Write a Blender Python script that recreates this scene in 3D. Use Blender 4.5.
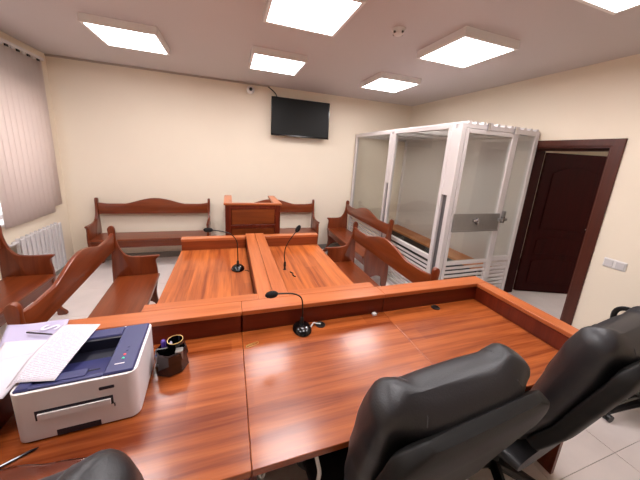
import bpy, bmesh, math, random
from mathutils import Vector, Matrix
random.seed(7)
scn = bpy.context.scene
col = scn.collection
for o in list(bpy.data.objects): bpy.data.objects.remove(o)

# ------------------------------------------------------------------ camera
def cam_matrix(y, p, r):
    cy, sy, cp, sp, cr, sr = math.cos(y), math.sin(y), math.cos(p), math.sin(p), math.cos(r), math.sin(r)
    f = Vector((sy*cp, cy*cp, -sp)); rt = Vector((cy, -sy, 0)); dn = f.cross(rt)
    rt2 = rt*cr + dn*sr; dn2 = dn*cr - rt*sr
    up, bk = -dn2, -f
    return Matrix(((rt2.x, up.x, bk.x, 0), (rt2.y, up.y, bk.y, 0), (rt2.z, up.z, bk.z, 1.75), (0, 0, 0, 1)))
cd = bpy.data.cameras.new('camera'); cam = bpy.data.objects.new('camera', cd); col.objects.link(cam)
cam.matrix_world = cam_matrix(0.334, 0.221, -0.065)
cd.sensor_width = 36.0; cd.lens = 268.383/640*36.0; cd.shift_y = -24.66/640; cd.clip_start = 0.02
scn.camera = cam

# ------------------------------------------------------------------ world, exposure
w = bpy.data.worlds.new('world'); scn.world = w; w.use_nodes = True
bg = w.node_tree.nodes['Background']; bg.inputs[0].default_value = (0.92, 0.93, 1.0, 1); bg.inputs[1].default_value = 2.6
vs = scn.view_settings
vs.view_transform = 'Standard'; vs.look = 'None'; vs.gamma = 1; vs.use_curve_mapping = False; vs.exposure = 0.95
LAMP = 11.0          # emission of the ceiling panels

# ------------------------------------------------------------------ materials
def srgb(r, g, b):
    f = lambda c: (c/255/12.92 if c/255 <= .04045 else ((c/255+.055)/1.055)**2.4)
    return (f(r), f(g), f(b), 1)
M = {}
def plain(name, c, rough=.5, metal=0, noise=0, nscale=20, bump=0, coat=0, spec=.5):
    m = bpy.data.materials.new(name); m.use_nodes = True; nt = m.node_tree; b = nt.nodes['Principled BSDF']
    b.inputs['Base Color'].default_value = c; b.inputs['Roughness'].default_value = rough; b.inputs['Metallic'].default_value = metal
    b.inputs['Coat Weight'].default_value = coat; b.inputs['Specular IOR Level'].default_value = spec
    if noise or bump:
        tc = nt.nodes.new('ShaderNodeTexCoord'); n = nt.nodes.new('ShaderNodeTexNoise')
        n.inputs['Scale'].default_value = nscale; n.inputs['Detail'].default_value = 4
        nt.links.new(tc.outputs['Object'], n.inputs['Vector'])
        if noise:
            r = nt.nodes.new('ShaderNodeMixRGB'); r.inputs[1].default_value = tuple(x*(1-noise) for x in c[:3])+(1,)
            r.inputs[2].default_value = tuple(min(1, x*(1+noise)) for x in c[:3])+(1,)
            nt.links.new(n.outputs['Fac'], r.inputs[0]); nt.links.new(r.outputs[0], b.inputs['Base Color'])
        if bump:
            bp = nt.nodes.new('ShaderNodeBump'); bp.inputs['Strength'].default_value = bump; bp.inputs['Distance'].default_value = .002
            nt.links.new(n.outputs['Fac'], bp.inputs['Height']); nt.links.new(bp.outputs[0], b.inputs['Normal'])
    M[name] = m; return m
def wood(name, light, dark, axis, rough, strip=0, contrast=1.0, coat=0):
    """grain along the axis, optional strips of slightly different tone across it"""
    m = bpy.data.materials.new(name); m.use_nodes = True; nt = m.node_tree; b = nt.nodes['Principled BSDF']; L = nt.links.new
    tc = nt.nodes.new('ShaderNodeTexCoord'); oi = nt.nodes.new('ShaderNodeObjectInfo')
    off = nt.nodes.new('ShaderNodeVectorMath'); off.operation = 'SCALE'; off.inputs[0].default_value = (3.1, 5.7, 2.3)
    L(oi.outputs['Random'], off.inputs['Scale'])
    add = nt.nodes.new('ShaderNodeVectorMath'); L(tc.outputs['Object'], add.inputs[0]); L(off.outputs[0], add.inputs[1])
    sc = [22, 22, 22]; sc['xyz'.index(axis)] = 1.3
    mp = nt.nodes.new('ShaderNodeMapping'); mp.inputs['Scale'].default_value = sc; L(add.outputs[0], mp.inputs[0])
    n1 = nt.nodes.new('ShaderNodeTexNoise'); n1.inputs['Scale'].default_value = 1; n1.inputs['Detail'].default_value = 5; n1.inputs['Distortion'].default_value = .6
    L(mp.outputs[0], n1.inputs['Vector'])
    sc2 = [140, 140, 140]; sc2['xyz'.index(axis)] = 5
    mp2 = nt.nodes.new('ShaderNodeMapping'); mp2.inputs['Scale'].default_value = sc2; L(add.outputs[0], mp2.inputs[0])
    n2 = nt.nodes.new('ShaderNodeTexNoise'); n2.inputs['Scale'].default_value = 1; n2.inputs['Detail'].default_value = 2
    L(mp2.outputs[0], n2.inputs['Vector'])
    mx = nt.nodes.new('ShaderNodeMath'); mx.operation = 'MULTIPLY_ADD'; mx.inputs[1].default_value = .35; L(n2.outputs['Fac'], mx.inputs[0]); L(n1.outputs['Fac'], mx.inputs[2])
    fac = mx.outputs[0]
    if strip:
        sx = nt.nodes.new('ShaderNodeSeparateXYZ'); L(add.outputs[0], sx.inputs[0])
        cross = 'Y' if axis == 'x' else 'X'; along = axis.upper()
        d1 = nt.nodes.new('ShaderNodeMath'); d1.operation = 'DIVIDE'; d1.inputs[1].default_value = strip; L(sx.outputs[cross], d1.inputs[0])
        f1 = nt.nodes.new('ShaderNodeMath'); f1.operation = 'FLOOR'; L(d1.outputs[0], f1.inputs[0])
        w1 = nt.nodes.new('ShaderNodeTexWhiteNoise'); w1.noise_dimensions = '1D'; L(f1.outputs[0], w1.inputs['W'])
        d2 = nt.nodes.new('ShaderNodeMath'); d2.operation = 'MULTIPLY_ADD'; d2.inputs[1].default_value = 1.3; L(sx.outputs[along], d2.inputs[0])
        m3 = nt.nodes.new('ShaderNodeMath'); m3.operation = 'MULTIPLY'; m3.inputs[1].default_value = 9.0; L(w1.outputs['Value'], m3.inputs[0]); L(m3.outputs[0], d2.inputs[2])
        f2 = nt.nodes.new('ShaderNodeMath'); f2.operation = 'FLOOR'; L(d2.outputs[0], f2.inputs[0])
        cb = nt.nodes.new('ShaderNodeCombineXYZ'); L(f1.outputs[0], cb.inputs[0]); L(f2.outputs[0], cb.inputs[1])
        w2 = nt.nodes.new('ShaderNodeTexWhiteNoise'); w2.noise_dimensions = '2D'; L(cb.outputs[0], w2.inputs['Vector'])
        m4 = nt.nodes.new('ShaderNodeMath'); m4.operation = 'MULTIPLY_ADD'; m4.inputs[1].default_value = .16; L(w2.outputs['Value'], m4.inputs[0]); L(fac, m4.inputs[2])
        m5 = nt.nodes.new('ShaderNodeMath'); m5.operation = 'SUBTRACT'; m5.inputs[1].default_value = .08; L(m4.outputs[0], m5.inputs[0]); fac = m5.outputs[0]
    cr = nt.nodes.new('ShaderNodeValToRGB'); e = cr.color_ramp.elements
    e[0].position = .67-.27/contrast; e[0].color = dark; e[1].position = .67+.27/contrast; e[1].color = light
    L(fac, cr.inputs[0]); L(cr.outputs[0], b.inputs['Base Color'])
    b.inputs['Roughness'].default_value = rough; b.inputs['Coat Weight'].default_value = coat; b.inputs['Coat Roughness'].default_value = .15
    bp = nt.nodes.new('ShaderNodeBump'); bp.inputs['Strength'].default_value = .06; bp.inputs['Distance'].default_value = .002
    L(n2.outputs['Fac'], bp.inputs['Height']); L(bp.outputs[0], b.inputs['Normal'])
    M[name] = m; return m
def emit(name, c, s):
    m = bpy.data.materials.new(name); m.use_nodes = True; nt = m.node_tree; nt.nodes.clear()
    o = nt.nodes.new('ShaderNodeOutputMaterial'); e = nt.nodes.new('ShaderNodeEmission'); e.inputs[0].default_value = c; e.inputs[1].default_value = s
    nt.links.new(e.outputs[0], o.inputs[0]); M[name] = m; return m
def glass(name, tint, refl, rough=.02):
    """thin sheet: mostly lets light through, mirrors a little"""
    m = bpy.data.materials.new(name); m.use_nodes = True; nt = m.node_tree; nt.nodes.clear(); L = nt.links.new
    o = nt.nodes.new('ShaderNodeOutputMaterial'); t = nt.nodes.new('ShaderNodeBsdfTransparent'); t.inputs[0].default_value = tint
    g = nt.nodes.new('ShaderNodeBsdfGlossy'); g.inputs['Roughness'].default_value = rough
    lw = nt.nodes.new('ShaderNodeLayerWeight'); lw.inputs[0].default_value = .5
    pw = nt.nodes.new('ShaderNodeMath'); pw.operation = 'POWER'; pw.inputs[1].default_value = 4.0; L(lw.outputs['Facing'], pw.inputs[0])
    mu = nt.nodes.new('ShaderNodeMath'); mu.operation = 'MULTIPLY_ADD'; mu.inputs[1].default_value = .8*refl; mu.inputs[2].default_value = .035*refl; L(pw.outputs[0], mu.inputs[0])
    x = nt.nodes.new('ShaderNodeMixShader'); L(mu.outputs[0], x.inputs[0]); L(t.outputs[0], x.inputs[1]); L(g.outputs[0], x.inputs[2]); L(x.outputs[0], o.inputs[0])
    M[name] = m; return m
def translucent(name, c, frac):
    m = bpy.data.materials.new(name); m.use_nodes = True; nt = m.node_tree; nt.nodes.clear(); L = nt.links.new
    o = nt.nodes.new('ShaderNodeOutputMaterial'); d = nt.nodes.new('ShaderNodeBsdfDiffuse'); d.inputs[0].default_value = c
    t = nt.nodes.new('ShaderNodeBsdfTranslucent'); t.inputs[0].default_value = c
    x = nt.nodes.new('ShaderNodeMixShader'); x.inputs[0].default_value = frac; L(d.outputs[0], x.inputs[1]); L(t.outputs[0], x.inputs[2]); L(x.outputs[0], o.inputs[0])
    M[name] = m; return m

plain('wall', srgb(238, 225, 205), .75, noise=.02, nscale=3)
plain('ceiling', srgb(202, 194, 193), .6, noise=.02, nscale=2)
plain('tile', srgb(230, 219, 214), .28, noise=.14, nscale=4)
plain('grout', srgb(120, 112, 104), .9)
plain('plinth', srgb(150, 146, 138), .4, noise=.08, nscale=6)
plain('cornice', srgb(180, 164, 150), .6)
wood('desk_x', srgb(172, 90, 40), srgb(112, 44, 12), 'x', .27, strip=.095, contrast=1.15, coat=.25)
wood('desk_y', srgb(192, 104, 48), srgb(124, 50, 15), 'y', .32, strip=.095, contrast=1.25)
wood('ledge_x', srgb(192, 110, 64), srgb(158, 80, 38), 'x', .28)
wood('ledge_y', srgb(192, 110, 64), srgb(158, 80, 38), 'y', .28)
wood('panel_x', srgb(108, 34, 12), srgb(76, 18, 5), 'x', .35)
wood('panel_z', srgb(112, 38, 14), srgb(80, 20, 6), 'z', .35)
wood('bench_x', srgb(130, 60, 24), srgb(98, 36, 10), 'x', .30, coat=.2)
wood('bench_z', srgb(126, 56, 22), srgb(90, 32, 10), 'z', .30, coat=.2)
wood('riser_wood', srgb(140, 64, 28), srgb(106, 40, 14), 'x', .35)
wood('stand_x', srgb(136, 66, 26), srgb(96, 38, 12), 'x', .35)
wood('door_wood', srgb(50, 4, 3), srgb(36, 2, 2), 'z', .6)
wood('frame_wood', srgb(84, 34, 16), srgb(64, 22, 10), 'z', .4)
wood('pine', srgb(200, 134, 84), srgb(164, 98, 54), 'y', .45)
M['door_wood'].node_tree.nodes['Principled BSDF'].inputs['Specular IOR Level'].default_value = .12
plain('white_steel', srgb(212, 205, 203), .35)
plain('grey_steel', srgb(150, 146, 142), .38, metal=.6, noise=.06, nscale=30)
plain('dark_slot', srgb(92, 88, 88), .7); plain('dock_sheet', srgb(206, 198, 192), .5); plain('under_seat_dark', srgb(58, 56, 54), .7)
glass('dock_glass', (.93, .945, .93, 1), 1.0)
glass('window_glass', (.97, .98, 1, 1), 1.0)
plain('white_plastic', srgb(232, 228, 226), .35)
plain('white_enamel', srgb(206, 202, 202), .3)
plain('printer_white', srgb(224, 218, 220), .42)
plain('printer_blue', srgb(46, 48, 94), .42)
plain('printer_dark', srgb(22, 22, 38), .5)
plain('led_red', srgb(230, 70, 80), .4); plain('led_green', srgb(60, 190, 160), .4)
plain('black_plastic', srgb(18, 17, 18), .35)
plain('black_gloss', srgb(12, 11, 12), .12)
plain('foam', srgb(14, 12, 13), .95, bump=.6, nscale=400)
plain('leather', srgb(31, 30, 33), .42, bump=.25, nscale=220)
plain('shell_leather', srgb(19, 18, 17), .55, bump=.2, nscale=220, spec=.28)
plain('stitch', srgb(70, 68, 70), .6)
plain('screen', srgb(16, 16, 14), .5, spec=.25)
plain('chrome', srgb(200, 200, 205), .2, metal=1)
plain('gold', srgb(226, 190, 120), .3, metal=.6)
plain('paper', srgb(208, 200, 208), .7)
plain('folder', srgb(180, 172, 200), .4)
plain('folder_print', srgb(222, 216, 226), .5)
plain('purple', srgb(88, 60, 160), .4); plain('blue_pen', srgb(60, 90, 170), .35)
plain('smoked', srgb(30, 14, 16), .12, coat=.5)
translucent('blind', srgb(230, 217, 209), .40)
glass('film', (.93, .90, .90, 1), 2.0, .15)
emit('lamp', (1, .955, .965, 1), LAMP)
def printed():
    m = bpy.data.materials.new('printed_paper'); m.use_nodes = True; nt = m.node_tree; b = nt.nodes['Principled BSDF']; L = nt.links.new
    b.inputs['Roughness'].default_value = .7
    tc = nt.nodes.new('ShaderNodeTexCoord'); s = nt.nodes.new('ShaderNodeSeparateXYZ'); L(tc.outputs['Generated'], s.inputs[0])
    def mth(op, a, b_=None, c=None):
        n = nt.nodes.new('ShaderNodeMath'); n.operation = op
        for i, v in enumerate((a, b_, c)):
            if v is None: continue
            if isinstance(v, (int, float)): n.inputs[i].default_value = v
            else: L(v, n.inputs[i])
        return n.outputs[0]
    row = mth('MULTIPLY', s.outputs['Y'], 38.0); fr = mth('FRACT', row); ln = mth('LESS_THAN', fr, .45)
    cb = nt.nodes.new('ShaderNodeCombineXYZ'); L(mth('MULTIPLY', s.outputs['X'], 22.0), cb.inputs[0]); L(mth('FLOOR', row), cb.inputs[1])
    n = nt.nodes.new('ShaderNodeTexNoise'); n.inputs['Scale'].default_value = 1.7; L(cb.outputs[0], n.inputs['Vector'])
    word = mth('GREATER_THAN', n.outputs['Fac'], .43)
    mx = mth('MULTIPLY', mth('GREATER_THAN', s.outputs['X'], .12), mth('LESS_THAN', s.outputs['X'], .92))
    my = mth('MULTIPLY', mth('GREATER_THAN', s.outputs['Y'], .06), mth('LESS_THAN', s.outputs['Y'], .93))
    t = mth('MULTIPLY', mth('MULTIPLY', ln, word), mth('MULTIPLY', mx, my))
    r = nt.nodes.new('ShaderNodeMixRGB'); r.inputs[1].default_value = srgb(206, 199, 208); r.inputs[2].default_value = srgb(172, 164, 176)
    L(t, r.inputs[0]); L(r.outputs[0], b.inputs['Base Color']); M['printed'] = m
printed()

# ------------------------------------------------------------------ mesh helpers
def B(): return bmesh.new()
def box(bm, x0, y0, z0, x1, y1, z1, bev=0, seg=1):
    r = bmesh.ops.create_cube(bm, size=1.0); vs_ = r['verts']
    for v in vs_:
        v.co = Vector(((x0+x1)/2+v.co.x*(x1-x0), (y0+y1)/2+v.co.y*(y1-y0), (z0+z1)/2+v.co.z*(z1-z0)))
    if bev:
        es = list({e for v in vs_ for e in v.link_edges})
        bmesh.ops.bevel(bm, geom=es, offset=bev, segments=seg, affect='EDGES', profile=.5)
    return bm
def prism(bm, pts, axis, a, b, bev=0):
    """pts in the two other axes (cyclic order), extruded along axis from a to b"""
    def mk(p, t):
        if axis == 'x': return (t, p[0], p[1])
        if axis == 'y': return (p[0], t, p[1])
        return (p[0], p[1], t)
    v0 = [bm.verts.new(mk(p, a)) for p in pts]; v1 = [bm.verts.new(mk(p, b)) for p in pts]
    n = len(pts); fs = [bm.faces.new(v0), bm.faces.new(v1)]
    for i in range(n): fs.append(bm.faces.new((v0[i], v0[(i+1) % n], v1[(i+1) % n], v1[i])))
    bmesh.ops.recalc_face_normals(bm, faces=fs)
    if bev:
        es = [e for f in fs[:2] for e in f.edges]
        bmesh.ops.bevel(bm, geom=es, offset=bev, segments=2, affect='EDGES', profile=.5)
    return bm
def smooth_pts(pts, sub=5, closed=False):
    P = [Vector(p) for p in pts]; n = len(P); out = []
    rng = range(n if closed else n-1)
    for i in rng:
        p1, p2 = P[i], P[(i+1) % n]
        p0 = P[(i-1) % n] if closed or i > 0 else p1
        p3 = P[(i+2) % n] if closed or i+2 < n else p2
        for k in range(sub):
            t = k/sub
            out.append(.5*((2*p1)+(p2-p0)*t+(2*p0-5*p1+4*p2-p3)*t*t+(3*p1-p0-3*p2+p3)*t**3))
    if not closed: out.append(P[-1])
    return out
def tube(bm, pts, r, seg=8, closed=False):
    P = [Vector(p) for p in pts]; n = len(P); rings = []
    rr = r if isinstance(r, (list, tuple)) else [r]*n
    up = Vector((0, 0, 1)); prev = None
    for i in range(n):
        a = P[(i-1) % n] if closed or i > 0 else P[i]; b = P[(i+1) % n] if closed or i < n-1 else P[i]
        t = (b-a).normalized()
        if prev is None:
            u = t.cross(up)
            if u.length < .1: u = t.cross(Vector((1, 0, 0)))
        else: u = prev - t*prev.dot(t)
        u.normalize(); prev = u; v = t.cross(u)
        rings.append([bm.verts.new(P[i]+(u*math.cos(k*2*math.pi/seg)+v*math.sin(k*2*math.pi/seg))*rr[i]) for k in range(seg)])
    fs = []
    for i in range(n if closed else n-1):
        A, Bq = rings[i], rings[(i+1) % n]
        for k in range(seg): fs.append(bm.faces.new((A[k], A[(k+1) % seg], Bq[(k+1) % seg], Bq[k])))
    if not closed: fs += [bm.faces.new(rings[0]), bm.faces.new(rings[-1])]
    bmesh.ops.recalc_face_normals(bm, faces=fs)
    return bm
def lathe(bm, prof, c, seg=20, axis='z'):
    rings = []
    for r, h in prof:
        ring = []
        for k in range(seg):
            a = 2*math.pi*k/seg; x, y = r*math.cos(a), r*math.sin(a)
            p = (x, y, h) if axis == 'z' else ((x, h, y) if axis == 'y' else (h, x, y))
            ring.append(bm.verts.new(Vector(c)+Vector(p)))
        rings.append(ring)
    fs = []
    for A, Bq in zip(rings, rings[1:]):
        for k in range(seg): fs.append(bm.faces.new((A[k], A[(k+1) % seg], Bq[(k+1) % seg], Bq[k])))
    fs += [bm.faces.new(rings[0]), bm.faces.new(rings[-1])]
    bmesh.ops.recalc_face_normals(bm, faces=fs)
    return bm
def obj(name, bm, mat, parent=None, smooth=False):
    me = bpy.data.meshes.new(name); bm.to_mesh(me); bm.free()
    if smooth:
        for p in me.polygons: p.use_smooth = True
    me.materials.append(M[mat]); o = bpy.data.objects.new(name, me); col.objects.link(o)
    if parent is not None: o.parent = parent
    return o
def softobj(name, bm, mat, parent=None, angle=40):
    o = obj(name, bm, mat, parent, True)
    o.data.set_sharp_from_angle(angle=math.radians(angle)); return o
def tag(o, label, cat, group=None):
    o['label'] = label; o['category'] = cat
    if group: o['group'] = group
    return o
def thing(name, label, cat, loc=(0, 0, 0), rz=0, group=None):
    o = bpy.data.objects.new(name, None); col.objects.link(o); o.empty_display_size = .1
    o.location = loc; o.rotation_euler = (0, 0, rz); return tag(o, label, cat, group)
def struct(name, bm, mat, parent=None, label=None):
    o = obj(name, bm, mat, parent)
    if parent is None: o['kind'] = 'structure'
    if label: o['label'] = label
    return o
def copy_tree(o, parent=None):
    c = o.copy(); col.objects.link(c); c.parent = parent
    for ch in list(o.children): copy_tree(ch, c)
    return c
def bx(name, mat, parent, *a, bev=0, seg=1): return obj(name, box(B(), *a, bev, seg), mat, parent)

# ================================================================== the room
XL, XR, YB, YF, ZC = -2.15, 3.30, 4.60, -1.60, 2.755
floor = struct('floor', box(B(), XL-.3, YF-.2, -.12, XR+2.6, YB+.2, -.006), 'grout', label='pale marbled floor tiles with thin grey joints')
T = .60; tm = None
for i in range(-8, 8):
    for j in range(-4, 7):
        x0, y0 = 2.34+i*T, .65+j*T
        if x0 > XR or x0+T < XL or y0 > YB or y0+T < YF: continue
        if tm is None:
            t = obj('tile', box(B(), .0015, .0015, -.006, T-.0015, T-.0015, 0), 'tile', floor); tm = t.data
        else:
            t = bpy.data.objects.new('tile', tm); col.objects.link(t); t.parent = floor
        t.location = (x0, y0, 0)
for i in range(0, 5):
    for j in range(-1, 4):
        t = bpy.data.objects.new('tile', tm); col.objects.link(t); t.parent = floor; t.location = (2.34+(2+i)*T, .65+j*T, 0)
struct('ceiling', box(B(), XL-.3, YF-.2, ZC, XR, YB+.2, ZC+.15), 'ceiling')
struct('wall_back', box(B(), XL-.3, YB, 0, XR+.55, YB+.2, ZC), 'wall')
struct('wall_front', box(B(), XL-.3, YF-.2, 0, XR, YF, ZC), 'wall')
# left wall with the window opening
WY0, WY1, WZ0, WZ1 = 2.35, 4.33, .84, 2.30
bm = B(); box(bm, XL-.3, YF, 0, XL, WY0, ZC); box(bm, XL-.3, WY1, 0, XL, YB, ZC); box(bm, XL-.3, WY0, 0, XL, WY1, WZ0); box(bm, XL-.3, WY0, WZ1, XL, WY1, ZC)
struct('wall_left', bm, 'wall')
# right wall, half a metre thick, with the door opening
DY0, DY1, DZ, XO = 1.55, 2.47, 2.00, 3.85
bm = B(); box(bm, XR, YF-.2, 0, XO, DY0, ZC); box(bm, XR, DY1, 0, XO, YB, ZC); box(bm, XR, DY0, DZ, XO, DY1, ZC)
struct('wall_right', bm, 'wall')
# corridor behind the door
bm = B(); box(bm, XR+2.4, .0, 0, XR+2.6, 3.6, ZC); box(bm, XO, 3.5, 0, XR+2.4, 3.6, ZC); box(bm, XO, -.1, 0, XR+2.4, 0, ZC)
struct('wall_corridor', bm, 'wall'); struct('ceiling_corridor', box(B(), XO, -.1, ZC, XR+2.6, 3.6, ZC+.1), 'ceiling')
struct('baseboard_back', box(B(), XL, YB-.012, 0, XR, YB, .09), 'plinth')
struct('baseboard_left', box(B(), XL, YF, 0, XL+.012, YB-.012, .09), 'plinth')
bm = B(); box(bm, XR-.012, YF, 0, XR, DY0-.09, .09); box(bm, XR-.012, DY1+.09, 0, XR, YB-.012, .09)
struct('baseboard_right', bm, 'plinth')
struct('trim_1', box(B(), XL, YB-.018, ZC-.024, .62, YB, ZC, .004), 'cornice', label='thin grey cable duct along the back wall under the ceiling')

# window with frame and panes
win = struct('window_1', box(B(), XL-.22, WY0, WZ0, XL-.16, WY0+.07, WZ1), 'white_plastic', label='white framed window behind the vertical blind')
for a in [(WY1-.07, WZ0, WY1, WZ1), (WY0+.07, WZ0, WY1-.07, WZ0+.07), (WY0+.07, WZ1-.07, WY1-.07, WZ1), (3.25, WZ0+.07, 3.33, WZ1-.07)]:
    bx('window_frame', 'white_plastic', win, XL-.22, a[0], a[1], XL-.16, a[2], a[3])
bx('pane', 'window_glass', win, XL-.193, WY0+.07, WZ0+.07, XL-.188, 3.25, WZ1-.07)
bx('pane', 'window_glass', win, XL-.193, 3.33, WZ0+.07, XL-.188, WY1-.07, WZ1-.07)
bx('window_sill', 'white_plastic', win, XL-.16, WY0+.002, WZ0-.03+.031, XL+.002, WY1-.002, WZ0+.03, bev=.008)

# door: lining, casing, leaf hanging open into the corridor
door = struct('door_1', box(B(), XR-.018, DY0-.085, 0, XR+.0, DY0+.005, DZ+.06, .004), 'frame_wood', label='dark red-brown panelled door standing open into the corridor')
bx('casing', 'frame_wood', door, XR-.018, DY1-.005, 0, XR, DY1+.085, DZ+.06, bev=.004)
bx('casing', 'frame_wood', door, XR-.019, DY0-.085, DZ-.005, XR, DY1+.085, DZ+.06, bev=.004)
bx('lining', 'frame_wood', door, XR, DY0, 0, XO, DY0+.02, DZ)
bx('lining', 'door_wood', door, XR, DY1-.02, 0, XO, DY1, DZ)
bx('lining', 'frame_wood', door, XR, DY0+.02, DZ-.02, XO, DY1-.02, DZ)
leaf = bpy.data.objects.new('door_leaf', None)
def leaf_mesh():
    bm = B(); Wd, Hd = .86, 1.955
    box(bm, 0, -.017, 0, Wd, .017, Hd)
    return bm
leaf = obj('leaf', leaf_mesh(), 'door_wood', door); leaf.location = (XO+.08, 2.485, .012); leaf.rotation_euler = (0, 0, math.radians(-20))
def arch_panel(x0, x1, z0, z1, rise):
    pts = [(x0, z0), (x1, z0), (x1, z1)]
    for k in range(1, 12): 
        t = k/12; pts.append((x1+(x0-x1)*t, z1+rise*math.sin(math.pi*t)))
    pts.append((x0, z1)); return pts
for s in (-1, 1):
    for p in [arch_panel(.13, .73, .93, 1.70, .09), arch_panel(.13, .73, .58, .78, .05), arch_panel(.13, .73, .14, .47, .05)]:
        o = obj('door_panel', prism(B(), p, 'y', s*.017, s*.025, .006), 'door_wood', leaf)
lh = obj('door_handle', B() if False else tube(tube(B(), [(.80, -.017, .98), (.80, -.06, .98)], .009), [(.80, -.06, .98), (.70, -.06, .98)], .009), 'chrome', leaf)

# ================================================================== ceiling lamps
LW, LZ = .52, 2.69
spots = [(-1.129, 3.02), (.255, 3.04), (1.742, 3.10), (-1.13, 1.80), (.277, 1.77), (1.708, 1.84), (-1.13, .62), (.27, .62), (1.68, .68)]
lab = ['square white ceiling lamp in the corner above the back bench by the blind', 'square white ceiling lamp in front of the television', 'square white ceiling lamp above the far end of the glass dock',
       'square white ceiling lamp above the benches along the window wall', 'square white ceiling lamp above the joined court tables', 'square white ceiling lamp between the smoke detector and the door',
       'square white ceiling lamp above the printer', 'square white ceiling lamp above the middle of the long desk', 'square white ceiling lamp above the right end of the long desk']
lp = None
for (x, y), la in zip(spots, lab):
    if lp is None:
        lp = thing('ceiling_lamp', la, 'lamp', group='square ceiling lamps'); e = .022
        bm = B(); box(bm, -e, -e, 0, LW+e, 0, ZC-LZ); box(bm, -e, LW, 0, LW+e, LW+e, ZC-LZ); box(bm, -e, 0, 0, 0, LW, ZC-LZ); box(bm, LW, 0, 0, LW+e, LW, ZC-LZ)
        obj('frame', bm, 'white_plastic', lp); bx('diffuser', 'lamp', lp, 0, 0, .004, LW, LW, .012)
        r = lp
    else: r = copy_tree(lp); r['label'] = la
    r.location = (x, y, LZ)
cl = thing('ceiling_lamp', 'square ceiling lamp in the corridor beyond the door', 'lamp', (4.4, .5, LZ)); bx('frame', 'white_plastic', cl, -.02, -.02, .02, .54, .54, .06); bx('diffuser', 'lamp', cl, 0, 0, 0, .52, .52, .0195)

sd = thing('smoke_detector', 'round white smoke detector on the ceiling', 'smoke detector', (1.28, 2.09, ZC))
softobj('base', lathe(B(), [(.052, -.012), (.052, 0)], (0, 0, 0)), 'white_plastic', sd)
softobj('body', lathe(B(), [(.022, -.045), (.034, -.04), (.044, -.028), (.046, -.012)], (0, 0, 0)), 'white_plastic', sd)
for a in range(4): bx('vent', 'black_plastic', sd, .040*math.cos(a*1.57+.3)-.008, .040*math.sin(a*1.57+.3)-.008, -.036, .040*math.cos(a*1.57+.3)+.006, .040*math.sin(a*1.57+.3)+.006, -.024)

sc_ = thing('security_camera', 'small white dome security camera high on the back wall', 'camera', (.325, YB, 2.66))
softobj('mount', lathe(B(), [(.035, 0), (.035, -.02)], (0, 0, 0), axis='y'), 'white_plastic', sc_)
softobj('housing', lathe(B(), [(.032, -.02), (.045, -.035), (.045, -.06), (.036, -.085), (.022, -.092)], (0, 0, -.01), axis='y'), 'white_plastic', sc_)
softobj('lens', lathe(B(), [(.02, -.09), (.018, -.102), (.008, -.106)], (0, 0, -.01), axis='y'), 'black_gloss', sc_)

sc_.scale = (1.3, 1.3, 1.3)
# ================================================================== television
tv = thing('television', 'black flat television hung high on the back wall', 'television', (1.12, YB-.10, 2.30)); tv.rotation_euler = (math.radians(-3), 0, math.radians(0))
bx('back_case', 'black_plastic', tv, -.47, -.02, -.28, .47, .045, .28, bev=.012, seg=2)
bz = B(); Wt, Ht = .482, .29
for a in [(-Wt, -Ht, Wt, -Ht+.022), (-Wt, Ht-.012, Wt, Ht), (-Wt, -Ht+.022, -Wt+.012, Ht-.012), (Wt-.012, -Ht+.022, Wt, Ht-.012)]: box(bz, a[0], -.034, a[1], a[2], -.012, a[3])
obj('bezel', bz, 'black_gloss', tv); bx('screen', 'screen', tv, -Wt+.012, -.030, -Ht+.022, Wt-.012, -.016, Ht-.012)
bx('wall_mount', 'black_plastic', tv, -.15, .045, -.12, .15, .088, .12)
tag(softobj('tv_cable', tube(B(), smooth_pts([(.60, YB-.012, ZC-.02), (.66, YB-.02, ZC-.06), (.71, YB-.03, 2.65), (.73, YB-.05, 2.604)]), .008), 'black_plastic'), 'black cable running from the ceiling to the television', 'cable')

# ================================================================== vertical blind, radiator
vb = thing('vertical_blind', 'cream vertical blind with long fabric vanes over the window', 'blind', (XL+.045, 0, 0))
bx('headrail', 'white_plastic', vb, -.02, 2.25, 2.635, .02, 4.42, 2.665)
k = 0; y = 2.30
while y < 4.38:
    if not (3.335 < y < 3.40):
        yaw = math.radians(7+random.uniform(-3, 3)) if y < 4.18 else math.radians(10)
        z0 = .83+random.uniform(-.004, .004) if y < 4.2 else .90
        pts = []
        for q in range(7):
            t = (q/6-.5)*.084; b_ = .005*(1-(2*q/6-1)**2)
            pts.append((t*math.sin(yaw)+b_*math.cos(yaw), y+t*math.cos(yaw)-b_*math.sin(yaw)))
        bm = B(); a = [bm.verts.new((p[0], p[1], z0)) for p in pts]; c = [bm.verts.new((p[0], p[1], 2.612)) for p in pts]
        for q in range(6): bm.faces.new((a[q], a[q+1], c[q+1], c[q]))
        v = obj('vane', bm, 'blind', vb, True); sm = v.modifiers.new('thick', 'SOLIDIFY'); sm.thickness = .0012
        bx('carrier', 'black_plastic' if k % 2 else 'white_plastic', v, -.006, y-.02, 2.612, .006, y+.02, 2.635)
        bx('weight', 'white_plastic', v, -.004, y-.035, z0, .012, y+.035, z0+.025) if False else None
    y += .082; k += 1

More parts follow.
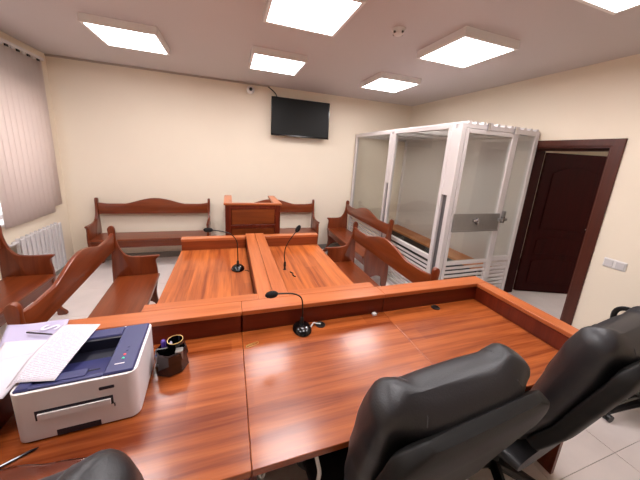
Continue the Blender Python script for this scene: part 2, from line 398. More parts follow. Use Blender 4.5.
rad = thing('radiator', 'white sectional radiator under the window blind', 'radiator', (XL+.03, 3.44, .14))
for q in range(10):
    bm = B(); y0 = q*.073
    box(bm, .030, y0+.028, 0, .060, y0+.045, .57); box(bm, .012, y0, .03, .075, y0+.073, .06); box(bm, .012, y0, .51, .075, y0+.073, .54); box(bm, .076, y0+.008, .0, .094, y0+.061, .57, .006)
    obj('section', bm, 'white_enamel', rad)
bx('bracket', 'white_enamel', rad, -.03, .10, .48, .014, .14, .52); bx('bracket', 'white_enamel', rad, -.03, .60, .48, .014, .64, .52)
softobj('pipe', tube(B(), smooth_pts([(.05, .004, .53), (.05, -.08, .53), (.03, -.12, .5), (.03, -.12, -.139)]), .012), 'white_enamel', rad)

# ================================================================== benches
def bench_end(bm, x0, x1):
    P = [(0.0, 0), (.075, 0), (.085, .06), (.10, .14), (.16, .17), (.26, .16), (.335, .12), (.36, .05), (.365, 0), (.435, 0), (.435, .03), (.40, .07), (.372, .14), (.362, .24), (.375, .34), (.385, .42),
         (.383, .50), (.374, .56), (.376, .60), (.390, .618), (.402, .628), (.402, .647), (.30, .645), (.19, .648), (.125, .668), (.082, .73), (.062, .80), (.053, .87), (.054, .92), (.048, .953), (.030, .968), (.010, .963), (-.004, .94),
         (-.002, .90), (.004, .84), (.010, .74), (.006, .60), (0, .45)]
    pts = smooth_pts([(0, p[0], p[1]) for p in P], 3, True)
    prism(bm, [(p.y, p.z) for p in pts], 'x', x0, x1, .006)
def back_curve(u):     # u 0..1 along the board
    s = abs(2*u-1)
    if s < .55: h = .085*math.cos(s/.55*math.pi/2)**1.4
    else: h = 0
    return .885 + h + (.018*((s-.8)/.2)**2 if s > .8 else 0)
def make_bench(L, label, loc, rz):
    t = thing('bench', label, 'bench', loc, rz, 'wooden courtroom benches'); e = .034
    softobj('end_panel', (lambda b: (bench_end(b, 0, e), b)[1])(B()), 'bench_z', t)
    softobj('end_panel', (lambda b: (bench_end(b, L-e, L), b)[1])(B()), 'bench_z', t)
    bx('seat', 'bench_x', t, e, .035, .425, L-e, .405, .455, bev=.008, seg=2)
    n = 48; pts = [(e, .735), (L-e, .735)] + [(L-e-(L-2*e)*k/n, back_curve(1-k/n)) for k in range(n+1)]
    softobj('backrest', prism(B(), pts, 'y', .018, .046, .007), 'bench_x', t)
    bx('apron', 'bench_x', t, e, .345, .325, L-e, .367, .425); bx('stretcher', 'bench_x', t, e, .03, .25, L-e, .05, .425)
    return t
P2 = math.pi/2
make_bench(1.50, 'wooden bench against the back wall beneath bare wall, radiator side', (-.29, YB-.055, 0), math.pi)
make_bench(1.50, 'wooden bench against the back wall, partly hidden behind the witness stand', (1.44, YB-.055, 0), math.pi)
make_bench(1.44, 'wooden bench with its back to the window side, beside the joined tables', (-1.095, 2.965, 0), -P2+math.radians(3.3))
make_bench(1.50, 'wooden bench standing along the window wall beside the radiator', (-2.02, 3.14, 0), -P2)
make_bench(1.44, 'wooden bench beside the joined tables on the glass dock side', (1.52, 1.505, 0), P2)
make_bench(1.48, 'wooden bench pushed up against the glass dock', (2.09, 2.985, 0), P2)

# ================================================================== joined court tables
def court_table(label, x0, x1, inner_right):
    t = thing('court_table', label, 'table', group='joined court tables'); y0, y1, zt, zl = 1.492, 2.87, .75, .88
    wi = .094; ia, ib = (x1-wi, x1) if inner_right else (x0, x0+wi)
    fx0, fx1 = (x0, x1-wi) if inner_right else (x0+wi, x1)
    bx('tabletop', 'desk_y', t, fx0+.001, y0+.072, zt-.028, fx1-.001, 2.775, zt, bev=.002)
    bx('ledge_board', 'ledge_y', t, ia+.0008, y0, zl-.026, ib-.0008, 2.855, zl, bev=.002)
    bx('ledge_board', 'ledge_x', t, fx0, y0, zl-.026, fx1, y0+.07, zl, bev=.002)
    bx('ledge_board', 'ledge_x', t, fx0, 2.775, zl-.040, fx1, 2.855, zl-.014, bev=.002)
    im = (ia+ib)/2
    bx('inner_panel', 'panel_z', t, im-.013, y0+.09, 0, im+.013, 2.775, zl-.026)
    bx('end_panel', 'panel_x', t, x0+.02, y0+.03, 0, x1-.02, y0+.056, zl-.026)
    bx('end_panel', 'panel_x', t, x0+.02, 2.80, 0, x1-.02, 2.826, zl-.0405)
    s0, s1 = (im, ia) if False else (0, 0)
    if inner_right: bx('riser', 'panel_z', t, ia+.004, y0+.07, zt-.028, ia+.022, 2.775, zl-.026)
    else: bx('riser', 'panel_z', t, ib-.022, y0+.07, zt-.028, ib-.004, 2.775, zl-.026)
    bx('riser', 'panel_x', t, fx0+.004, y0+.056, zt-.028, fx1-.004, y0+.070, zl-.026)
    bx('riser', 'riser_wood', t, fx0+.004, 2.778, zt-.028, fx1-.004, 2.796, zl-.0405)
    return t
court_table('glossy wooden court table carrying the microphone with a round base', -.45, .2545, True)
court_table('glossy wooden court table nearer the glass dock', .2555, .955, False)

# ================================================================== long desk, three units
def desk_unit(label, x0, x1, left=False, right=False):
    t = thing('desk', label, 'desk', group='units of the long desk'); y0, y1, zt, zl = .675, 1.490, .75, .88
    a = x0+.0007; b = x1-.0007
    ta = a+.096 if left else a; tb = b-.096 if right else b
    bx('tabletop', 'desk_x', t, ta, y0, zt-.028, tb, 1.384, zt, bev=.002)
    bx('ledge_board', 'ledge_x', t, a, 1.380, zl-.026, b, y1, zl, bev=.002)
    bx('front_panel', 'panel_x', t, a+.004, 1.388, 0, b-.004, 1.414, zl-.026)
    if right:
        bx('ledge_board', 'ledge_y', t, x1-.10, y0, zl-.026, x1, 1.379, zl, bev=.002)
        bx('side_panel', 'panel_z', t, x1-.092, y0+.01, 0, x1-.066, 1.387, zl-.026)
    if left:
        bx('ledge_board', 'ledge_y', t, x0, y0, zl-.026, x0+.10, 1.379, zl, bev=.002)
        bx('side_panel', 'panel_z', t, x0+.066, y0+.01, 0, x0+.092, 1.387, zl-.026)
    if not left: bx('leg_panel', 'panel_z', t, a, y0+.06, 0, a+.022, 1.386, zt-.029)
    if not right: bx('leg_panel', 'panel_z', t, b-.022, y0+.06, 0, b, 1.386, zt-.029)
    return t
d1 = desk_unit('end unit of the long judges desk with the printer on it', -.86, .06, left=True)
d2 = desk_unit('middle unit of the long judges desk with the microphone on it', .06, .97)
d3 = desk_unit('empty end unit of the long judges desk on the door side', .97, 1.87, right=True)
for px, d in ((.515, d2), (1.375, d3)):
    softobj('cable_grommet', lathe(B(), [(.030, .75), (.030, .754), (.022, .755), (.020, .7515)], (px, 1.345, 0)), 'black_plastic', d)

# ================================================================== witness stand
ws = thing('witness_stand', 'three-sided wooden witness stand behind the joined tables', 'witness stand', (.27, 3.15, 0))
bx('front_frame', 'panel_x', ws, -.305, .012, 0, .305, .030, 1.125)
fr = B()
for a in [(-.315, 0, -.255, 1.13), (.255, 0, .315, 1.13), (-.255, 1.085, .255, 1.13), (-.255, .855, .255, .895), (-.255, 0, .255, .09)]: box(fr, a[0], 0, a[1], a[2], .013, a[3], .003)
obj('frame', fr, 'panel_z', ws)
bx('inset_panel', 'stand_x', ws, -.245, .006, .90, .245, .0125, 1.08, bev=.003); bx('inset_panel', 'stand_x', ws, -.245, .006, .10, .245, .0125, .85, bev=.003)
for s in (-1, 1):
    bx('side_panel', 'stand_x', ws, s*.30-.013, .031, 0, s*.30+.013, .58, 1.125)
    bx('ledge_board', 'ledge_y', ws, s*.285-.045, .031, 1.126, s*.285+.045, .60, 1.15, bev=.003)
bx('ledge_board', 'ledge_x', ws, -.33, -.012, 1.131, .33, .030, 1.155, bev=.003)

# ================================================================== glass dock
X0, X1, Y0, Y1, ZT, ZG = 2.17, 3.27, 2.18, 4.57, 2.15, .70
dk = thing('glass_dock', 'white steel and glass defendant dock in the corner by the door', 'dock')
def post(x0, y0, x1, y1, z0=0, z1=ZT-.0): return bx('post', 'white_steel', dk, x0, y0, z0, x1, y1, z1, bev=.004)
post(X0, Y0, X0+.055, Y0+.055); post(X0, Y0+.13, X0+.05, Y0+.18); post(X0, 3.32, X0+.05, 3.36); post(X0, 3.42, X0+.05, 3.46); post(X0, Y1-.05, X0+.05, Y1); post(X1-.05, Y0, X1, Y0+.05); post(X1-.05, Y1-.05, X1, Y1)
post(2.915, Y0, 2.955, Y0+.045)
for a, b in ((Y0+.055, Y0+.13), (3.36, 3.42)):
    bx('cover_plate', 'white_steel', dk, X0+.004, a, 1.42, X0+.046, b, ZT-.05); bx('slot', 'dark_slot', dk, X0+.03, a, .05, X0+.04, b, 1.42)
for z in (0.0, ZG-.05, ZT-.05):
    for a, b in ((Y0+.18, 3.32), (3.46, Y1-.05)): bx('rail', 'white_steel', dk, X0+.002, a, z, X0+.048, b, z+.05, bev=.003)
    bx('rail', 'white_steel', dk, 2.956, Y0+.002, z, X1-.05, Y0+.043, z+.05, bev=.003)
bx('rail', 'white_steel', dk, X0+.056, Y0+.002, ZT-.045, 2.914, Y0+.043, ZT, bev=.003)
bx('rail', 'white_steel', dk, X1-.048, Y0+.05, ZT-.05, X1-.002, Y1-.05, ZT); bx('rail', 'white_steel', dk, X0+.05, Y1-.048, ZT-.05, X1-.05, Y1-.002, ZT)
for a, b in ((Y0+.18, 3.32), (3.46, Y1-.05)): bx('glass_pane', 'dock_glass', dk, X0+.022, a, ZG, X0+.030, b, ZT-.05)
bx('glass_pane', 'dock_glass', dk, 2.956, Y0+.018, ZG, X1-.05, Y0+.026, ZT-.05)
def slats(x0, x1, y0, y1, parent, along):
    z = .085
    while z < ZG-.075:
        if along == 'y': o = obj('slat', box(B(), x0+.012, y0, z, x0+.024, y1, z+.026), 'white_steel', parent)
        else: o = obj('slat', box(B(), x0, y0+.012, z, x1, y0+.024, z+.026), 'white_steel', parent)
        z += .050
slats(X0, 0, Y0+.18, 3.32, dk, 'y'); slats(X0, 0, 3.46, Y1-.05, dk, 'y'); slats(2.956, X1-.05, Y0, 0, dk, 'x')
for k in range(11):
    x = X0+.07+k*.096
    bx('roof_bar', 'white_steel', dk, x, Y0-.002, ZT, x+.035, Y1, ZT+.022)
for y in (2.75, 3.38, 4.0): bx('cross_bar', 'white_steel', dk, X0, y, ZT-.025, X1, y+.03, ZT-.001)
bx('side_sheet', 'dock_sheet', dk, X1-.026, Y0+.05, .0, X1-.018, Y1-.05, ZT-.05)
# door of the dock
dd = bx('dock_door', 'white_steel', dk, X0+.060, Y0-.004, 0.03, X0+.10, Y0+.036, ZT-.05, bev=.003)
bx('stile', 'white_steel', dd, 2.87, Y0-.004, .03, 2.91, Y0+.036, ZT-.05, bev=.003)
for z in (.03, ZG-.06, ZT-.09): bx('rail', 'white_steel', dd, X0+.10, Y0-.002, z, 2.87, Y0+.034, z+.04, bev=.003)
bx('glass_pane', 'dock_glass', dd, X0+.10, Y0+.012, ZG-.02, 2.87, Y0+.020, ZT-.09)
slats(X0+.10, 2.87, Y0-.004, 0, dd, 'x')
lk = bx('lock_plate', 'grey_steel', dd, X0+.075, Y0-.022, 1.035, 2.90, Y0-.006, 1.235, bev=.003)
bx('fold', 'grey_steel', dd, X0+.075, Y0-.030, 1.035, 2.90, Y0-.022, 1.050)
bx('latch', 'chrome', dd, 2.50, Y0-.045, 1.145, 2.56, Y0-.022, 1.175, bev=.004); bx('latch', 'chrome', dd, 2.545, Y0-.055, 1.12, 2.56, Y0-.022, 1.19, bev=.003)
bx('bolt', 'grey_steel', dd, 2.86, Y0-.050, 1.15, 2.99, Y0-.024, 1.18, bev=.004); bx('bolt', 'chrome', dd, 2.91, Y0-.058, 1.13, 2.935, Y0-.024, 1.205, bev=.003); bx('bolt', 'grey_steel', dd, 2.94, Y0-.035, 1.18, 2.97, Y0-.003, 1.26, bev=.003)
for x in (2.48, 2.86): bx('hinge', 'chrome', dd, x, Y0-.02, ZT-.055, x+.03, Y0-.004, ZT+.02, bev=.003)
db = thing('dock_bench', 'pale wooden plank bench inside the glass dock', 'bench')
bx('seat', 'pine', db, 2.93, 2.35, .445, 3.24, 4.50, .475, bev=.005)
bx('under_seat_dark', 'under_seat_dark', db, 2.955, 2.36, 0, 2.97, 4.49, .444)  # plain dark sheet, darkens the space under the seat
for y in (2.45, 3.40, 4.36): bx('leg', 'grey_steel', db, 2.98, y, 0, 3.02, y+.04, .445); bx('leg', 'grey_steel', db, 3.17, y, 0, 3.21, y+.04, .445)

ls = thing('light_switch', 'white double light switch beside the door', 'light switch', (XR, 1.30, .955))
bx('plate', 'white_plastic', ls, -.010, -.078, -.042, 0, .078, .042, bev=.004)
bx('rocker', 'white_enamel', ls, -.016, .008, -.032, -.009, .070, .032, bev=.003); bx('rocker', 'white_enamel', ls, -.016, -.070, -.032, -.009, -.008, .032, bev=.003)

# ================================================================== office chairs
def superloft(secs, seg=40, ex=3.2, warp=None):
    """secs: (centre y, centre z, half width, half thickness, tangent dy, dz)"""
    bm = B(); rings = []
    for (cy, cz, wv, tv_, ty, tz) in secs:
        ln = math.hypot(ty, tz); ty, tz = ty/ln, tz/ln; ny, nz = tz, -ty       # normal points to the front (+y)
        ring = []
        for k in range(seg):
            a = 2*math.pi*k/seg; c, s = math.cos(a), math.sin(a)
            u = math.copysign(abs(c)**(2/ex), c); v = math.copysign(abs(s)**(2/ex), s)
            p = Vector((u*wv, cy+v*tv_*ny, cz+v*tv_*nz))
            if warp: p = warp(p, u, v, cz)
            ring.append(bm.verts.new(p))
        rings.append(ring)
    fs = []
    for A, C in zip(rings, rings[1:]):
        for k in range(seg): fs.append(bm.faces.new((A[k], A[(k+1) % seg], C[(k+1) % seg], C[k])))
    fs += [bm.faces.new(rings[0]), bm.faces.new(rings[-1])]
    bmesh.ops.recalc_face_normals(bm, faces=fs); return bm
def interp(tab, s):
    for (a, *va), (b, *vb_) in zip(tab, tab[1:]):
        if s <= b:
            t = (s-a)/(b-a); t = t*t*(3-2*t)*.5+t*.5
            return [x+(y_-x)*t for x, y_ in zip(va, vb_)]
    return tab[-1][1:]
AX = [(0, -.090, .50), (.15, -.135, .60), (.4, -.205, .77), (.65, -.252, .94), (.85, -.288, 1.06), (1, -.318, 1.14)]
CW = [(0, .160, .055), (.15, .195, .070), (.45, .248, .080), (.7, .270, .088), (.88, .276, .092), (1, .270, .082)]
def axis_at(s): return interp(AX, s)
def frame_at(s):
    e = max(0, s-1); s = min(s, 1); y_, z_ = axis_at(s); y2, z2 = axis_at(min(1, s+.03)); y1, z1 = axis_at(max(0, s-.03)); ln = math.hypot(y2-y1, z2-z1)
    ty, tz = (y2-y1)/ln, (z2-z1)/ln; return y_+ty*e*.61, z_+tz*e*.61, ty, tz
def warp_back(p, u, v, cz):
    k = max(0, min(1, (cz-1.0)/.16)); k = k*k*(3-2*k)
    lobe = math.exp(-((abs(u)-.84)/.17)**2)
    p.z += k*(.020*lobe-.003); p.y += k*.014*lobe
    return p
def make_chair(label, loc, rz):
    t = thing('office_chair', label, 'chair', loc, rz, 'black office chairs')
    secs = []
    for k in range(-5, 29):
        s = min(1, max(0, k/22)); y_, z_, ty, tz = frame_at(s); wv, tv_ = interp(CW, s)
        if k < 0: f = math.sqrt(max(0, 1-(k/5.2)**2)); wv -= (1-f)*.06; tv_ *= max(f, .15); z_ -= .045*(-k/5)
        if k > 22: q = (k-22)/6; f = math.sqrt(max(0, 1-(q*.99)**2)); wv -= (1-f)*.060; tv_ *= max(f, .12); y_ += ty*.066*q; z_ += tz*.066*q
        secs.append((y_, z_, wv, tv_, ty, tz))
    EX = 3.0
    bk = softobj('backrest', superloft(secs, 64, EX, warp_back), 'leather', t, 60)
    def on_skin(sec, u, sgn):
        cy, cz, wv, tv_, ty, tz = sec; v = sgn*(1-abs(u)**EX)**(1/EX)*1.004
        return warp_back(Vector((u*wv, cy+v*tv_*tz, cz-v*tv_*ty)), u, v, cz)
    for u in (-.66, .66):                               # stitched seams beside the two shoulders
        pts = [on_skin(secs[k], u, 1) for k in range(18, 33)] + [on_skin(secs[k], u, -1) for k in range(32, 30, -1)]
        softobj('seam', tube(B(), pts, .0018, 5), 'stitch', bk)
    secs = []
    n = 26
    for k in range(n+1):
        s = .06+1.02*k/n; y_, z_, ty, tz = frame_at(s); wv, tv_ = interp(CW, s); d = tv_*.84+.014
        y_ -= tz*d; z_ += ty*d; q = abs(k-n/2)/(n/2); f = 1 if q < .78 else math.sqrt(max(0, 1-((q-.78)/.222)**2))
        secs.append((y_, z_, wv*.97-(1-f)*.085, .026*max(f, .35)+.004, ty, tz))
    softobj('back_shell', superloft(secs, 64, 6.5), 'shell_leather', bk, 50)
    sb = [(-.20, .03, .24), (-.12, .048, .255), (.05, .055, .262), (.20, .055, .258), (.27, .045, .245), (.295, .020, .225)]
    secs = [(y_, .455+(.0 if y_ < .2 else -.01), wv, tv_, 1, 0) for y_, tv_, wv in sb]
    softobj('seat', superloft([(a, b, c, d, .0001+e, 0) for a, b, c, d, e, _ in secs], 32, 3.2), 'leather', t, 60)
    bx('mechanism', 'black_plastic', t, -.10, -.16, .365, .10, .10, .405, bev=.01); bx('spine', 'black_plastic', t, -.035, -.165, .375, .035, -.105, .50, bev=.005)
    for s in (-1, 1):
        pts = smooth_pts([(s*.225, .11, .40), (s*.275, .10, .47), (s*.28, .09, .58), (s*.28, .12, .655), (s*.28, .19, .672), (s*.28, .27, .66), (s*.28, .305, .60), (s*.275, .29, .48), (s*.225, .25, .40)], 5)
        softobj('armrest', tube(B(), pts, .019, 8), 'black_plastic', t)
    softobj('column', lathe(B(), [(.045, .09), (.045, .12), (.026, .13), (.026, .28), (.016, .285), (.016, .37)], (0, 0, 0), 14), 'black_plastic', t)
    for k in range(5):
        a = k*2*math.pi/5+.3; c, s = math.cos(a), math.sin(a)
        g = softobj('base_leg', tube(B(), [(c*.02, s*.02, .115), (c*.12, s*.12, .108), (c*.25, s*.25, .088), (c*.31, s*.31, .074)], [.032, .029, .022, .018], 8), 'black_plastic', t)
        bm = B(); px, py = c*.30, s*.30
        for d in (-1, 1):
            r_ = bmesh.ops.create_cone(bm, cap_ends=True, segments=14, radius1=.027, radius2=.027, depth=.018)
            mt = Matrix.Translation((px-s*d*.014, py+c*d*.014, .027)) @ Matrix.Rotation(a, 4, 'Z') @ Matrix.Rotation(P2, 4, 'X'); bmesh.ops.transform(bm, matrix=mt, verts=r_['verts'])
        box(bm, px-.008, py-.008, .03, px+.008, py+.008, .075)
        obj('caster', bm, 'black_plastic', g)
    return t
make_chair('black leather office chair pushed in at the middle of the long desk', (.56, .765, 0), math.radians(4))
make_chair('black leather office chair pushed in at the door end of the long desk', (1.41, .785, 0), math.radians(6))
make_chair('black leather office chair pushed in beside the printer', (-.475, .70, 0), math.radians(9))
make_chair('black office chair by the right wall under the light switch, mostly out of view', (2.89, .775, 0), math.radians(12))

# ================================================================== printer and papers
pr = thing('printer', 'white and dark blue laser printer on the long desk', 'printer', (-.507, 1.115, .75), math.radians(3)); pr.scale = (1.02, 1.0, 1.10)
def rrect(x0, y0, x1, y1, r, n=6):
    pts = []
    for cx, cy, a0 in ((x1-r, y0+r, -90), (x1-r, y1-r, 0), (x0+r, y1-r, 90), (x0+r, y0+r, 180)):
        for k in range(n+1):
            a = math.radians(a0+90*k/n); pts.append((cx+r*math.cos(a), cy+r*math.sin(a)))
    return pts
hw, hd = .170, .152
def ring_prism(outer, inner, z0, z1):
    bm = B(); n = len(outer); R4 = [[bm.verts.new((p[0], p[1], z)) for p in q] for q, z in ((outer, z0), (outer, z1), (inner, z1), (inner, z0))]
    for r1, r2 in ((0, 1), (1, 2), (2, 3), (3, 0)):
        for k in range(n): bm.faces.new((R4[r1][k], R4[r1][(k+1) % n], R4[r2][(k+1) % n], R4[r2][k]))
    bmesh.ops.recalc_face_normals(bm, faces=bm.faces[:]); return bm
softobj('body', prism(B(), rrect(-hw, -hd, hw, hd, .030), 'z', .006, .128), 'printer_white', pr)
softobj('rim', ring_prism(rrect(-hw, -hd, hw, hd, .030), rrect(-hw+.009, -hd+.009, hw-.009, hd-.009, .022), .128, .178), 'printer_white', pr)
softobj('foot_plate', prism(B(), rrect(-hw+.012, -hd+.012, hw-.012, hd-.012, .022), 'z', 0, .0058), 'printer_dark', pr)
bx('top_cover', 'printer_blue', pr, .072, -.142, .1285, .160, .142, .186, bev=.004); bx('top_cover', 'printer_blue', pr, -.160, .085, .1285, .0715, .142, .186, bev=.004); bx('top_cover', 'printer_blue', pr, -.160, -.142, .1285, -.120, .0845, .186, bev=.004)
bx('exit_slot', 'printer_dark', pr, -.1195, .072, .1285, .0715, .0845, .180)
bx('exit_floor', 'printer_dark', pr, -.1195, .012, .1285, .0715, .0715, .140)  # slot wall and floor coloured dark to carry the deep recess's shade
obj('output_tray', prism(B(), [(-.142, .1285), (.0115, .1285), (.0115, .143), (-.128, .184), (-.142, .184)], 'x', -.1195, .0715), 'printer_blue', pr)
bx('paper_stop', 'printer_blue', pr, -.06, -.130, .181, .02, -.095, .1865, bev=.001); bx('tray_line', 'printer_dark', pr, -.07, -.096, .1705, .05, -.092, .1765)
for (y_, m_) in ((-.075, 'led_green'), (-.055, 'led_red')): softobj('button', lathe(B(), [(.0045, .186), (.0045, .1875), (.003, .188)], (.115, y_, 0), 10), m_, pr)
for y_ in (-.03, -.01): softobj('button', lathe(B(), [(.005, .186), (.005, .1872), (.003, .1876)], (.118, y_, 0), 10), 'printer_blue', pr)
bx('print_mark', 'printer_white', pr, .095, -.103, .186, .125, -.099, .1863)
# front details
bx('badge', 'printer_dark', pr, .060, -hd-.002, .136, .104, -hd+.003, .148, bev=.002)
bx('manual_slot', 'printer_dark', pr, -.112, -hd-.001, .076, .097, -hd+.003, .110); bx('slot_lip', 'printer_white', pr, -.105, -hd-.006, .079, .090, -hd+.001, .100, bev=.001)
bx('notch_shade', 'printer_dark', pr, -.065, -hd-.0015, .006, .055, -hd+.003, .026); bx('switch', 'printer_dark', pr, .098, -hd-.002, .066, .101, -hd+.002, .078)  # shade in the open bottom notch is drawn as a dark block

def sheet(name, mat, corners, z, label, cat, curl=0, lift=None, thick=.0006, group=None):
    """corners near-left, near-right, far-right, far-left in plan; curved sheet of paper"""
    bm = B(); n = 14; a, b, c, d = [Vector((*p, 0)) for p in corners]; V = []
    ctr = (a+b+c+d)/4
    for i in range(n+1):
        row = []
        for j in range(n+1):
            u, v = j/n, i/n; p = (a*(1-u)+b*u)*(1-v)+(d*(1-u)+c*u)*v
            p.z = (lift(u, v) if lift else 0); row.append(bm.verts.new(p-Vector((ctr.x, ctr.y, 0))))
        V.append(row)
    for i in range(n):
        for j in range(n): bm.faces.new((V[i][j], V[i][j+1], V[i+1][j+1], V[i+1][j]))
    o = obj(name, bm, mat, None, True); o.location = (ctr.x, ctr.y, z)
    s = o.modifiers.new('thick', 'SOLIDIFY'); s.thickness = thick; s.offset = 1
    return tag(o, label, cat, group)
sheet('paper_sheet', 'printed', [(-.70, 1.005), (-.56, .98), (-.545, 1.29), (-.69, 1.32)], .959, 'printed white sheet of paper lying on the printer', 'paper', lift=lambda u, v: -.022*max(0, 1-u*6)*max(0, 1-v*3)+.004*math.sin(v*3.1))
fo = sheet('plastic_folder', 'folder', [(-.86, 1.20), (-.70, 1.30), (-.745, 1.475), (-.98, 1.485)], .884, 'pale lilac plastic folder on the corner of the long desk', 'folder', lift=lambda u, v: .004*math.sin(u*5+v*3)+.004, thick=.003)
cu = bpy.data.curves.new('s', 'FONT'); cu.body = 'S'; cu.size = .10; cu.extrude = .0005; cu.align_x = 'CENTER'; cu.align_y = 'CENTER'
tmp = bpy.data.objects.new('tmp', cu); col.objects.link(tmp); bpy.context.view_layer.update()
me = bpy.data.meshes.new_from_object(tmp.evaluated_get(bpy.context.evaluated_depsgraph_get())); bpy.data.objects.remove(tmp)
me.materials.clear(); me.materials.append(M['folder_print']); so = bpy.data.objects.new('letter', me); col.objects.link(so); so.parent = fo; so.location = (.03, .05, .0125); so.rotation_euler = (0, 0, math.radians(-100))
sheet('paper_stack', 'paper', [(-.83, 1.06), (-.715, 1.06), (-.735, 1.30), (-.90, 1.33)], .894, 'loose white papers overlapping the plastic folder', 'papers', lift=lambda u, v: .006*math.sin(u*2.5)+.004*v, thick=.004)
sheet('paper_stack', 'paper', [(-.79, .99), (-.71, 1.00), (-.715, 1.22), (-.84, 1.20)], .905, 'white papers on top of the pile next to the printer', 'papers', lift=lambda u, v: .006*math.sin(u*2.5+.5), thick=.002)
pn = thing('pen', 'thin dark pen lying across the plastic folder', 'pen', (-.80, 1.365, .902), math.radians(-20))
softobj('barrel', tube(B(), [(-.06, 0, 0), (.05, 0, 0), (.066, 0, 0)], [.0035, .0035, .001], 8), 'black_plastic', pn); softobj('clip', tube(B(), [(-.058, 0, .004), (-.02, .012, .006)], .0015, 6), 'chrome', pn)
pn = thing('pen', 'dark red pen lying at the desk edge next to clear film', 'pen', (-.66, .90, .755), math.radians(28))
softobj('barrel', tube(B(), [(-.08, 0, 0), (.05, 0, 0), (.066, 0, 0)], [.0045, .0045, .001], 8), 'smoked', pn); softobj('clip', tube(B(), [(-.075, 0, .005), (-.03, 0, .007)], .0015, 6), 'chrome', pn)
sheet('plastic_film', 'film', [(-.72, .76), (-.40, .72), (-.38, .84), (-.68, .88)], .756, 'crumpled clear plastic film at the desk edge', 'plastic film', lift=lambda u, v: .006+.004*math.sin(u*13+v*5)*math.sin(v*7+u*3))

# pen holder
ph = thing('pen_holder', 'dark glossy pen holder beside the printer', 'pen holder', (-.258, 1.205, .75)); ph.scale = (1.25, 1.25, 1.30)
bm = B(); lathe(bm, [(.050, 0), (.056, .004), (.050, .045), (.056, .05), (.052, .075), (.046, .078), (.046, .02), (.01, .018)], (0, 0, 0), 8)
obj('body', bm, 'smoked', ph)
softobj('cup', lathe(B(), [(.026, .03), (.028, .098), (.024, .098), (.022, .04)], (.012, .012, 0), 16), 'black_gloss', ph)
bx('divider', 'black_gloss', ph, -.045, -.012, .03, -.002, -.006, .085); bx('clip_tray', 'grey_steel', ph, .018, -.036, .05, .042, -.012, .083, bev=.002)
softobj('rim', tube(B(), [(.012+.026*math.cos(a*.5236), .012+.026*math.sin(a*.5236), .099) for a in range(12)], .0011, 6, True), 'gold', ph)
def marker(name, lab, cat, m_, m2, base, top_, r):
    t = thing(name, lab, cat, base); d = Vector(top_)
    softobj('barrel', tube(B(), [(0, 0, 0), d*.62], r, 8), m2, t); softobj('cap', tube(B(), [d*.62, d*.95, d], [r*1.15, r*1.15, r*.6], 8), m_, t)
marker('marker', 'purple capped marker in the pen holder', 'marker', 'purple', 'white_plastic', (-.285, 1.225, .775), (-.012, .012, .098), .009)
marker('pen', 'blue pen leaning in the pen holder', 'pen', 'blue_pen', 'blue_pen', (-.295, 1.190, .772), (-.018, -.012, .075), .004)
marker('pen', 'pale pink capped pen in the pen holder', 'pen', 'folder', 'paper', (-.266, 1.222, .775), (.004, .004, .092), .005)

# ================================================================== microphones, small things
def mic(label, loc, rz, neck, head_dir, base=True):
    t = thing('microphone', label, 'microphone', loc, rz, 'gooseneck microphones')
    if base:
        bm = B(); lathe(bm, [(.052, 0), (.055, .006), (.050, .020), (.036, .032), (.016, .036)], (0, 0, 0), 24)
        b_ = softobj('base', bm, 'black_gloss', t)
        for v in b_.data.vertices: v.co.y *= 1.25
        softobj('button', lathe(B(), [(.007, .030), (.007, .036), (.004, .037)], (.018, -.028, 0), 12), 'chrome', t)
    else: softobj('flange', lathe(B(), [(.013, 0), (.013, .004), (.009, .008), (.008, .034)], (0, .012, 0), 16), 'black_plastic', t)
    softobj('socket', lathe(B(), [(.012, .034), (.010, .07), (.006, .075)], (0, .012, 0), 12), 'black_plastic', t)
    pts = smooth_pts([(0, .012, .07)]+neck, 6); softobj('gooseneck', tube(B(), pts, .0042, 8), 'black_plastic', t)
    e = Vector(neck[-1]); d = Vector(head_dir).normalized()
    softobj('windscreen', tube(B(), [e-d*.012, e-d*.004, e+d*.01, e+d*.03, e+d*.048, e+d*.056], [.006, .014, .019, .019, .014, .005], 12), 'foam', t)
    return t
mic('gooseneck microphone on the long desk bent far over to one side', (.395, 1.325, .75), 0, [(.0, .012, .13), (-.012, .01, .20), (-.07, -.01, .245), (-.165, -.025, .262)], (-1, -.1, .0))
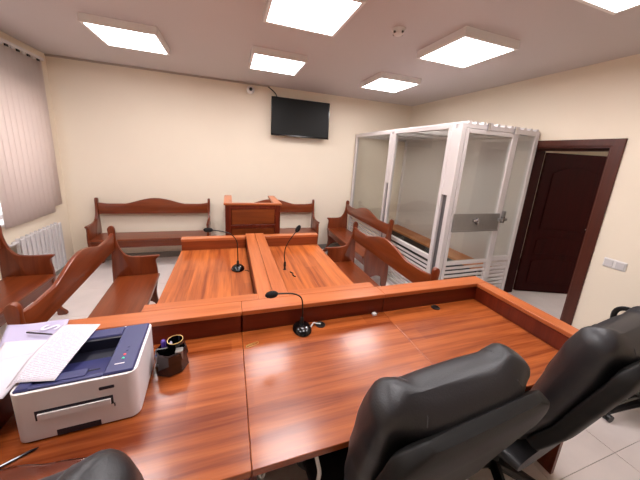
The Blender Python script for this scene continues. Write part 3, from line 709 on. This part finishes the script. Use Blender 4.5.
mic('gooseneck microphone with round base bent towards the radiator side', (.065, 2.24, .75), 0, [(-.002, .0, .17), (-.01, -.02, .26), (-.06, -.04, .33), (-.15, -.06, .365), (-.20, -.07, .375)], (-1, -.1, .1))
mic('gooseneck microphone standing behind the raised centre ledge of the tables', (.455, 2.15, .75), 0, [(-.01, .0, .14), (.0, -.01, .22), (.04, -.02, .30), (.085, -.02, .36)], (.55, 0, 1), base=False)
def cord(label, pts, m_='black_plastic', r=.003, name='microphone_cable', cat='cable'):
    return tag(softobj(name, tube(B(), smooth_pts(pts), r, 6), m_), label, cat)
cord('short microphone cable on the long desk', [(.45, 1.33, .755), (.47, 1.345, .77), (.49, 1.35, .76), (.515, 1.345, .757)], 'white_plastic', .004)
cord('microphone cable on the table with the round microphone base', [(.118, 2.20, .754), (.14, 2.19, .754), (.152, 2.17, .754)])
cord('microphone cable on the table nearer the glass dock', [(.49, 2.10, .754), (.505, 2.06, .758), (.50, 2.03, .754), (.515, 2.00, .754)], r=.005)
pc = [(.075, 1.262, .7525), (.13, 1.278, .7525), (.14, 1.272, .7525), (.133, 1.262, .7525), (.083, 1.247, .7525), (.076, 1.253, .7525), (.082, 1.260, .7525), (.125, 1.270, .7525)]
tag(softobj('paper_clip', tube(B(), smooth_pts(pc, 4), .0014, 6), 'gold'), 'large gold paper clip lying on the long desk', 'paper clip')
pl = thing('plug', 'small white plug in the corner of the desk units', 'plug', (.892, 1.362, .75)); bx('body', 'white_plastic', pl, -.014, -.012, 0, .014, .012, .018, bev=.004); softobj('pin', tube(B(), [(.014, 0, .009), (.026, 0, .009)], .003, 6), 'chrome', pl)
cord('white power cable hanging under the middle of the long desk', [(.285, .72, .70), (.295, .70, .66), (.305, .70, .58), (.285, .74, .40), (.22, .86, .15), (.20, .95, .012)], 'white_plastic', .008, 'power_cable')
cord('thin white cable looped under the joint of the desk units', [(.098, .80, .70), (.098, .80, .56), (.104, .80, .52), (.118, .80, .54), (.122, .82, .70)], 'white_plastic', .005, 'power_cable')
